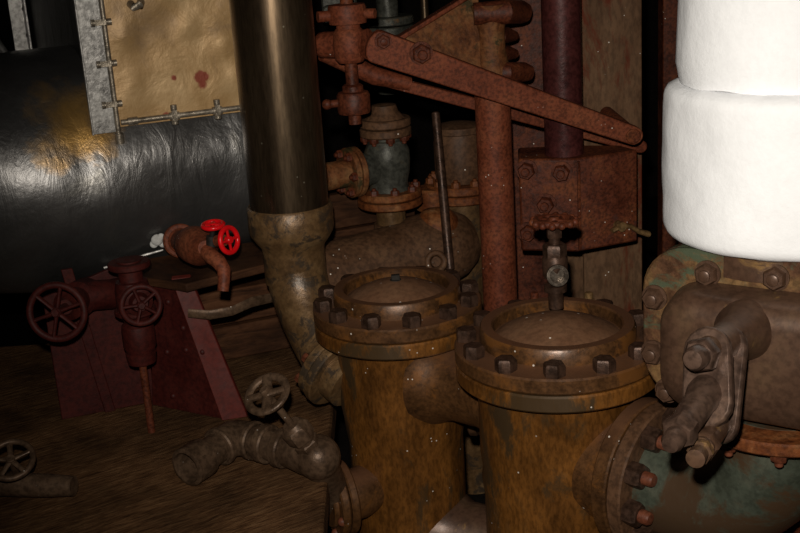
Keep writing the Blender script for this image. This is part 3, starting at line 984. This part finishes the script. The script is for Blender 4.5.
CQ = P(612, 200, 3.2)
ccx = V((cos(R(12)), sin(R(12)), 0)); ccy = V((-sin(R(12)), cos(R(12)), 0))
b = B(); cen = V((CQ.x, CQ.y, .8))
b.box(cen, ccx * .084, ccy * .008, (0, 0, 1.3)); b.box(cen + ccy * .07, ccx * .006, ccy * .065, (0, 0, 1.3)); b.box(cen + ccy * .14, ccx * .084, ccy * .008, (0, 0, 1.3))
tag(obj('steel_column', b, 'column', bevel=.004, loc=(CQ.x, CQ.y, PIT)), 'broad grey brown steel column with rust patch behind the bolted block', 'column')

q = P(672, 60, 3.6)
b = B(); b.box((q.x, q.y, .8), (.035, 0, 0), (0, .035, 0), (0, 0, 1.3))
tag(obj('square_stanchion', b, 'redrust', bevel=.004, loc=(q.x, q.y, PIT)), 'dark red square post in the gap left of the white lagging', 'post')

# block rotated with a corner to the viewer
KC = P(577, 200, 2.90)
ka = R(16); kb = R(52)
e1 = V((-cos(ka), sin(ka), 0)); e2 = V((cos(R(20)), sin(R(20)), 0))
zt1 = PP(575, 159, KC, V((0, -1, 0))).z; zb1 = PP(580, 252, KC, V((0, -1, 0))).z
t = thing('bolted_block', 'rusty red bolted steel block clamped to the column, below the maroon pipe', 'bracket', (KC.x, KC.y + .1, zb1))
b = B()
k0 = V((KC.x, KC.y, zb1))
b.prism([k0, k0 + e1 * .140, k0 + e1 * .125 + V((0, .14, 0)), k0 + V((.02, .16, 0)), k0 + e2 * .16 + V((-.02, .07, 0)), k0 + e2 * .17], (0, 0, zt1 - zb1))
obj('block', b, 'redrust', t, bevel=.006)
n1 = V((-sin(ka), -cos(ka), 0))
bp_ = hexproto(.021, .022, 'redrust', .012, 1.25)
for px, py in ((527, 170), (562, 172), (546, 204), (529, 232)):
    inst('bolt', bp_, t, PP(px, py, k0, n1), n1, px)
b = B(); s_ = k0 + e2 * .005
b.box(s_ + V((0, -.004, (zt1 - zb1) / 2)), e2 * .004, V((0, .006, 0)), V((0, 0, (zt1 - zb1) / 2 - .006)))
obj('seam_plate', b, 'redrust', t, bevel=.001)

MP = V((PP(564, 152, k0 + V((0, .07, 0)), V((0, -1, 0))).x, k0.y + .07, zt1 - .002))
b = B(); b.lathe([(.047, 0), (.047, 2.54 - MP.z)], MP, seg=40)
tag(obj('maroon_pipe', b, 'purple', loc=MP), 'dark maroon upright pipe entering the top of the bolted block', 'pipe')

# little brass lever
n2 = V((e2.y, -e2.x, 0))
pts = [PP(x, y, k0 + n2 * .012, n2) for x, y in ((612, 231), (620, 226), (630, 226), (638, 231), (648, 234))]
b = B(); b.tube(pts, [.009, .012, .010, .011, .013], 14, flat=.6); b.cyl(pts[1] + n2 * .012, pts[1] - n2 * .02, .012)
tag(obj('brass_lever', b, 'oldbrass', loc=pts[1]), 'short bent brass lever on right face of the bolted block', 'lever')
# studs behind right pot
for px, py, w, lab in ((589, 292, .012, 'pale stubby stud standing behind the right pot lid, right of the tap'), (535, 292, .011, 'dark stubby stud standing behind the right pot lid, left of the tap')):
    q = P(px, py + 22, 2.62)
    b = B(); b.cyl(V((q.x, q.y, PIT)), q + V((0, 0, .005)), .012); b.hexa(q, (0, 0, 1), w * 1.5, .02); b.hexa(q + V((0, 0, .021)), (0, 0, 1), w * 1.25, .014); b.cyl(q + V((0, 0, .03)), q + V((0, 0, .05)), w * .8, ch=.002)
    tag(obj('stud', b, 'oldbrass' if px > 560 else 'redrust', loc=(q.x, q.y, PIT)), lab, 'bolt')

# ------------------------------------------------------------------ lever linkage
def bar(b, Lp, Rp, hl, hr, th, n=8):
    ex = (Rp - Lp).normalized()
    en = (CAM - (Lp + Rp) / 2); en.z = 0; en = (en - ex * en.dot(ex)).normalized()
    ey = en.cross(ex).normalized()
    poly = []
    for i in range(n + 1):
        a = PI / 2 + PI * i / n
        poly.append(Lp + ex * cos(a) * hl * .6 + ey * sin(a) * hl)
    for i in range(n + 1):
        a = -PI / 2 + PI * i / n
        poly.append(Rp + ex * cos(a) * hr + ey * sin(a) * hr)
    b.prism([p + en * th / 2 for p in poly], -en * th)
    return ex, ey, en

LL, LR = P(376, 46, 2.66), P(633, 135, 2.84)
lv = thing('lever_linkage', 'pair of long rust red lever bars sloping down from the vertical rod to the column', 'lever', (LL + LR) / 2)
b = B(); ex, ey, en = bar(b, LL, LR, .0365, .0215, .024)
obj('lever_bar', b, 'red', lv, bevel=.003)
hp = hexproto(.022, .016, 'redrust', .012, 1.2)
for px, py in ((383, 41), (421, 53)):
    inst('bolt', hp if px > 400 else hexproto(.016, .012, 'redrust', .006, 1.2), lv, PP(px, py, LL + en * .012, en), en)
b = B(); pr = PP(633, 136, LR + en * .012, en); b.cyl(pr + en * .006, pr - en * .20, .018, ch=.002)
obj('pivot_pin', b, 'redrust', lv)
LL2, LR2 = P(368, 76, 2.82), P(640, 146, 3.02)
b = B(); bar(b, LL2, LR2, .013, .016, .022)
obj('lever_bar', b, 'red', lv, bevel=.003)
# crosshead
CX0, CX1 = P(322, 45, 2.74), P(372, 44, 2.68)
cd = (CX1 - CX0).normalized()
b = B(); b.lathe([(0, -.012), (.022, -.011), (.029, -.002), (.030, .01), (.030, .09), (.034, .12)], CX0, cd, 32)
b.tube([CX0 + V((0, .02, -.02)), P(345, 62, 2.80), P(375, 76, 2.82), P(410, 84, 2.84)], [.02, .022, .022, .016], 20)
obj('crosshead_pin', b, 'red', lv)

Q = P(349.5, 45, 2.69)
rodaxis = V((0, 0, 1))
t = thing('valve_rod', 'rust red vertical rod with clamp collars passing through the lever crosshead', 'rod', Q - V((0, 0, .2)))
def qz(py): return PP(351, py, Q, V((0, -1, 0))).z - Q.z
b = B(); b.lathe([(.0145, qz(124)), (.0145, qz(62)), (.0145, .5)], Q, seg=24)
obj('rod', b, 'redrust', t)
b = B(); b.lathe([(.028, qz(62)), (.035, qz(58)), (.037, qz(45)), (.035, qz(32)), (.028, qz(28))], Q, seg=32)
obj('boss', b, 'red', t)
b = B(); b.lathe([(.027, qz(29)), (.027, qz(24)), (.042, qz(23)), (.043, qz(19)), (.043, qz(7)), (.040, qz(4)), (.02, qz(3))], Q, seg=32)
b.cyl(Q + V((-.035, -.01, qz(14))), Q + V((-.065, -.02, qz(14))), .012); b.cyl(Q + V((.035, -.01, qz(14))), Q + V((.062, -.02, qz(14))), .011)
obj('upper_collar', b, 'red', t)
b = B(); b.lathe([(.020, qz(114)), (.036, qz(113)), (.038, qz(110)), (.038, qz(95)), (.034, qz(92)), (.024, qz(91)), (.024, qz(86)), (.018, qz(84))], Q, seg=32)
sx = Q + V((-.03, -.005, qz(102))); b.cyl(sx, sx + V((-.03, -.008, 0)), .009); b.ball(sx + V((-.03, -.008, 0)), .012, seg=16)
obj('lower_collar', b, 'redrust', t)

# bracket web with hub on the red stanchion
HB = P(491, 40, 2.86)
t = thing('hub_bracket', 'rusted ochre web bracket with bossed hub above the long lever', 'bracket', HB)
b = B()
wl = [P(405, 38, 2.78), P(478, -12, 2.84), P(482, 82, 2.84), P(430, 66, 2.80)]
b.prism(wl, (0, .02, 0))
obj('web_plate', b, 'web', t, bevel=.002)
b = B()
wt = (wl[1] - wl[0])
b.prism([wl[0] + V((-.02, -.02, -.01)), wl[1] + V((.02, -.02, 0)), wl[1] + V((.02, .045, 0)), wl[0] + V((-.02, .045, -.01))], V((0, 0, .012)))
obj('top_flange', b, 'red', t, bevel=.003)
def bz(py): return PP(491, py, HB, V((0, -1, 0))).z - HB.z
b = B(); b.lathe([(.046, bz(4)), (.038, bz(18)), (.034, bz(30)), (.034, bz(52)), (.040, bz(62)), (.046, bz(70)), (.046, bz(92))], HB, seg=32)
obj('hub', b, 'web', t)
for py, px1, r in ((12, 526, .026), (72, 529, .022)):
    b = B(); b.tube([HB + V((-.04, -.02, bz(py))), HB + V((.03, -.02, bz(py))), P(px1 - 6, py, 2.93), P(px1 + 1, py + 1, 2.94)], [r, r * 1.1, r * 1.1, r * .85], 20)
    obj('arm', b, 'redrust', t)
b = B()
for py in (38, 56):
    b.tube([HB + V((.02, 0, bz(py))), P(506, py - 3, 2.92), P(515, py - 2, 2.95)], [.016, .02, .012], 14)
obj('tie_lugs', b, 'redrust', t)

# ------------------------------------------------------------------ valve chest and white pipe at the right
CC = P(775, 330, 1.86)
cdv = V((CC.x - C2.x, CC.y + .13 - C2.y, 0)); 
e = cdv.normalized(); n = V((e.y, -e.x, 0))
if n.y > 0: n = -n
CB = CC - n * .16                       # vertical axis of chest and white pipe
# re-aim so that the elbow leg runs straight from the right pot
e = V((CB.x - C2.x, CB.y - C2.y, 0)).normalized(); n = V((e.y, -e.x, 0))
if n.y > 0: n = -n
CB = CC - n * .16
def cp(s, z, o=0.0): return CC + e * s + zz * z + n * o
def rrect(w0, w1, h0, h1, r, o, k=7):
    pts = []
    for cx, cy, a0 in ((w1 - r, h1 - r, 0), (w0 + r, h1 - r, PI / 2), (w0 + r, h0 + r, PI), (w1 - r, h0 + r, 1.5 * PI)):
        for i in range(k + 1):
            a = a0 + PI / 2 * i / k
            pts.append(cp(cx + r * cos(a), cy + r * sin(a), o))
    return pts
zh = PP(740, 254, CC, n).z - CC.z
zlw = PP(730, 408, CC, n).z - CC.z
sl = -.216
ch = thing('valve_chest', 'brown iron valve chest with bolted square cover under the white lagged pipe', 'valve chest', V((CB.x, CB.y, CC.z + zlw)))
b = B(); b.rings([rrect(sl, .20, zlw, zh, .075, -.012), rrect(sl, .20, zlw, zh, .075, 0), rrect(sl + .003, .197, zlw + .003, zh - .003, .073, .003)])
b.rings([rrect(sl, .20, zlw, zh, .075, -.034), rrect(sl, .20, zlw, zh, .075, -.015)])
obj('cover_flange', b, 'chestflange', ch, label='mottled ochre and green bolted flange')
b = B()
b.rings([rrect(sl + .045, .165, zlw + .006, zh - .05, .06, 0), rrect(sl + .049, .162, zlw + .008, zh - .054, .06, .05), rrect(sl + .057, .152, zlw + .018, zh - .064, .055, .068), rrect(sl + .080, .13, zlw + .045, zh - .088, .04, .076)])
obj('cover', b, 'chest', ch, smooth=60)
b = B(); b.rings([rrect(sl + .03, .17, zlw + .01, zh - .02, .07, -.30), rrect(sl + .02, .18, zlw + .01, zh - .02, .07, -.25), rrect(sl + .02, .18, zlw + .01, zh - .02, .07, -.03)])
b.cyl(V((CB.x, CB.y, CC.z + zh - .04)) - e * .035, V((CB.x, CB.y, CC.z + zh - .005)) - e * .035, .17)
obj('body', b, 'chest', ch, smooth=60)
hp = hexproto(.0185, .016, 'chest', .006, 1.15)
rp2 = rivproto(.014, .016, 'chest')
for px, py, k in ((708, 273, 0), (776, 277, 0), (655, 297, 1), (654, 352, 1), (668, 390, 1)):
    inst('bolt', hp, ch, PP(px, py, CC + n * .003, n), n, px)
for s, z in ((.085, zh - .025), (.15, zh - .025)):
    inst('bolt', hp, ch, cp(s, z, .003), n, s)

# crank on the chest
A = P(738, 334, 1.79); Bq = P(703, 354, 1.655)
sh = (Bq - A).normalized()
t = thing('crank', 'worn steel crank arm with two pins, bolted to the front of the valve chest', 'crank', A)
b = B(); La = (Bq - A).length
b.lathe([(.050, -.06), (.044, -.02), (.032, .01), (.028, .05), (.024, La * .7), (.016, La), (.014, La + .02)], A, sh, 32)
obj('shaft', b, 'chest', t)
b = B(); b.hexa(Bq - sh * .004, sh, .025, .022, .3); b.lathe([(.017, .018), (.017, .036), (.013, .044), (0, .046)], Bq, sh, 20)
obj('clamp_nut', b, 'arm', t)
# plates perpendicular to the shaft
def plate(b, top, bot, wt_, wb_, th):
    ax = (bot - top).normalized()
    nrm = (sh - ax * sh.dot(ax)).normalized()
    wx_ = nrm.cross(ax).normalized()
    poly = []
    for i in range(9):
        a = PI * i / 8
        poly.append(top - ax * sin(a) * wt_ + wx_ * cos(a) * wt_)
    for i in range(9):
        a = PI * i / 8
        poly.append(bot + ax * sin(a) * wb_ - wx_ * cos(a) * wb_)
    b.prism(poly, -nrm * th)
    return ax, nrm, wx_
b = B()
ptop, pbot = P(706, 350, 1.675), P(706, 402, 1.66)
ax_, nrm, wx_ = plate(b, ptop, pbot, .034, .036, .016)
obj('arm', b, 'arm', t, bevel=.004)
b = B(); plate(b, P(724, 346, 1.725), P(718, 424, 1.705), .032, .028, .016)
obj('arm', b, 'arm', t, bevel=.004)
pa, pb_ = P(704, 396, 1.665), P(675, 438, 1.575)
pdir = (pb_ - pa).normalized()
b = B(); b.tube([pa - pdir * .03, pa, pa + pdir * .02, pb_ - pdir * .02], [.026, .026, .022, .020], 24)
b.hexa(pb_ - pdir * .03, pdir, .024, .024, .5); b.lathe([(.015, -.008), (.015, .012), (.011, .02), (0, .022)], pb_, pdir, 18)
obj('pin', b, 'arm', t)
pa, pb_ = P(715, 430, 1.68), P(698, 455, 1.60)
pdir = (pb_ - pa).normalized()
b = B(); b.cyl(pa - pdir * .02, pb_ - pdir * .02, .017); b.hexa(pb_ - pdir * .045, pdir, .021, .020); b.hexa(pb_ - pdir * .02, pdir, .018, .014); b.lathe([(.013, -.008), (.013, .014), (0, .016)], pb_, pdir, 18)
obj('pin', b, 'chest', t, label='smaller brown pin')

# elbow under the chest
ZE = PP(640, 462, C2 + e * .24, n).z
zc0 = CC.z + zlw - .012
gt = thing('outlet_elbow', 'green and brown cast elbow joining the right pot flange to the valve chest', 'pipe fitting', V((CB.x, CB.y, PIT)))
axis2 = V((C2.x, C2.y, ZE))
e_main = e.copy()
e = Matrix.Rotation(R(-11), 3, 'Z') @ e
dist2 = (V((CB.x, CB.y, ZE)) - axis2).length
fpos = .180
ET = axis2 + e * dist2
rb2 = min(.17, zc0 - ZE)
b = B()
pts = [axis2 + e * (fpos + .03), axis2 + e * (dist2 - rb2 - .01)] + arc(axis2 + e * (dist2 - rb2) + zz * rb2, -zz * rb2, e * rb2, 12) + [V((ET.x, ET.y, zc0))]
b.tube(pts, [.098] * len(pts), 44)
obj('bend', b, 'green', gt)
b = B(); flange(b, V((ET.x, ET.y, zc0 - .012)), zz, .15, .022)
obj('top_flange', b, 'rust', gt, label='flaky orange rusted flange')
hp3 = hexproto(.014, .014, 'tip', .01)
for k in range(10):
    a = 2 * PI * k / 10
    inst('bolt', hp3, gt, V((ET.x + .13 * cos(a), ET.y + .13 * sin(a), zc0 - .023)), (0, 0, -1))
b = B()
flange(b, axis2 + e * (fpos + .036), e, .138, .028)
obj('side_flange', b, 'brownpipe', gt)
hp4 = hexproto(.0235, .028, 'bolt')
b_tip = B(); b_tip.lathe([(.0125, .015), (.0125, .044), (.010, .048), (0, .049)], seg=16)
tipm = proto(b_tip, 'tip')
x, y, z = basis(e)
for k in range(10):
    a = 2 * PI * k / 10 + .15
    o = axis2 + e * (fpos + .05) + (x * cos(a) + y * sin(a)) * .113
    bo = inst('bolt', hp4, gt, o, e, k)
    tp = bpy.data.objects.new('stud_end', tipm); COL.objects.link(tp); tp.parent = bo
b = B()
flange(b, axis2 + e * (fpos + .004), e, .138, .030)
b.tube([axis2 + e * .08, axis2 + e * fpos], [.11, .11], 44)
obj('outlet', b, 'lid', pot2, label='bolted side outlet')

e = e_main
# white lagging: two lengths
CP = CB - e * .035
def lag(name, label, z0, z1, r0, r1, seed, lip=.012):
    t0 = V((CP.x, CP.y, z0))
    b = B(); rings = []
    S = 96; N = 36
    for i in range(N + 1):
        f = i / N
        z = z0 + (z1 - z0) * f
        r = r0 + (r1 - r0) * f
        ed = min(f, 1 - f) * (z1 - z0)
        rnd = lip - math.sqrt(max(0, lip * lip - max(0, lip - ed) ** 2)) if ed < lip else 0
        r -= rnd
        ring = []
        for k in range(S):
            a = 2 * PI * k / S
            d = V((cos(a), sin(a), 0))
            p = V((d.x * 1.2, d.y * 1.2, z * 5 + seed))
            w = noise.noise(p * 1.3) * .006 + noise.noise(p * 5) * .0016
            zz_ = z + (noise.noise(V((d.x * 3, d.y * 3, seed))) * .005 if i in (0, N) else 0)
            ring.append(V((CP.x, CP.y, zz_)) + d * (r + w))
        rings.append(ring)
    b.rings(rings)
    return tag(obj(name, b, 'white', loc=t0, smooth=60), label, 'pipe lagging', 'white lagging lengths')
zj0 = CC.z + zh - .002
nfront = CP + n * .2
zj1 = PP(735, 98, nfront, n).z
lag('pipe_lagging', 'wider white plastered lagging length resting on the valve chest', zj0, zj1, .200, .194, 1.0, .022)
lag('pipe_lagging', 'narrower white plastered lagging length, upper one at the top right corner', zj1 + .001, zj1 + 1.1, .176, .176, 7.0, .006)
# rusty lump at right edge below elbow
q = P(797, 455, 2.15)
b = B(); b.cyl(V((q.x + .05, q.y, PIT)), V((q.x + .05, q.y, q.z)), .05); flange(b, V((q.x + .05, q.y, q.z)), zz, .075, .025); b.hexa(V((q.x - .0, q.y - .03, q.z + .012)), zz, .016, .016)
tag(obj('flanged_stub', b, 'redrust', loc=(q.x + .05, q.y, PIT)), 'dark rusty flanged stub at right edge beside the green elbow', 'pipe')

# ------------------------------------------------------------------ light: the camera's flash just above the lens
ld = bpy.data.lights.new('flash', 'SPOT')
ld.energy = 182
ld.color = (1.0, .93, .83)
ld.shadow_soft_size = .018
ld.spot_size = R(66)
ld.spot_blend = 1
lo = bpy.data.objects.new('flash', ld); COL.objects.link(lo)
lo.location = CAM + UP * .11 - RT * .03 + FWD * .02
aim = P(520, 250, 2.4)
lo.rotation_euler = (aim - V(lo.location)).to_track_quat('-Z', 'Y').to_euler()
w = bpy.data.worlds.new('world'); scene.world = w
w.use_nodes = True
w.node_tree.nodes['Background'].inputs[0].default_value = (.8, .6, .5, 1)
w.node_tree.nodes['Background'].inputs[1].default_value = .002

vs = scene.view_settings
vs.view_transform = 'Standard'
vs.look = 'None'
vs.gamma = 1
vs.exposure = 0
vs.use_curve_mapping = False
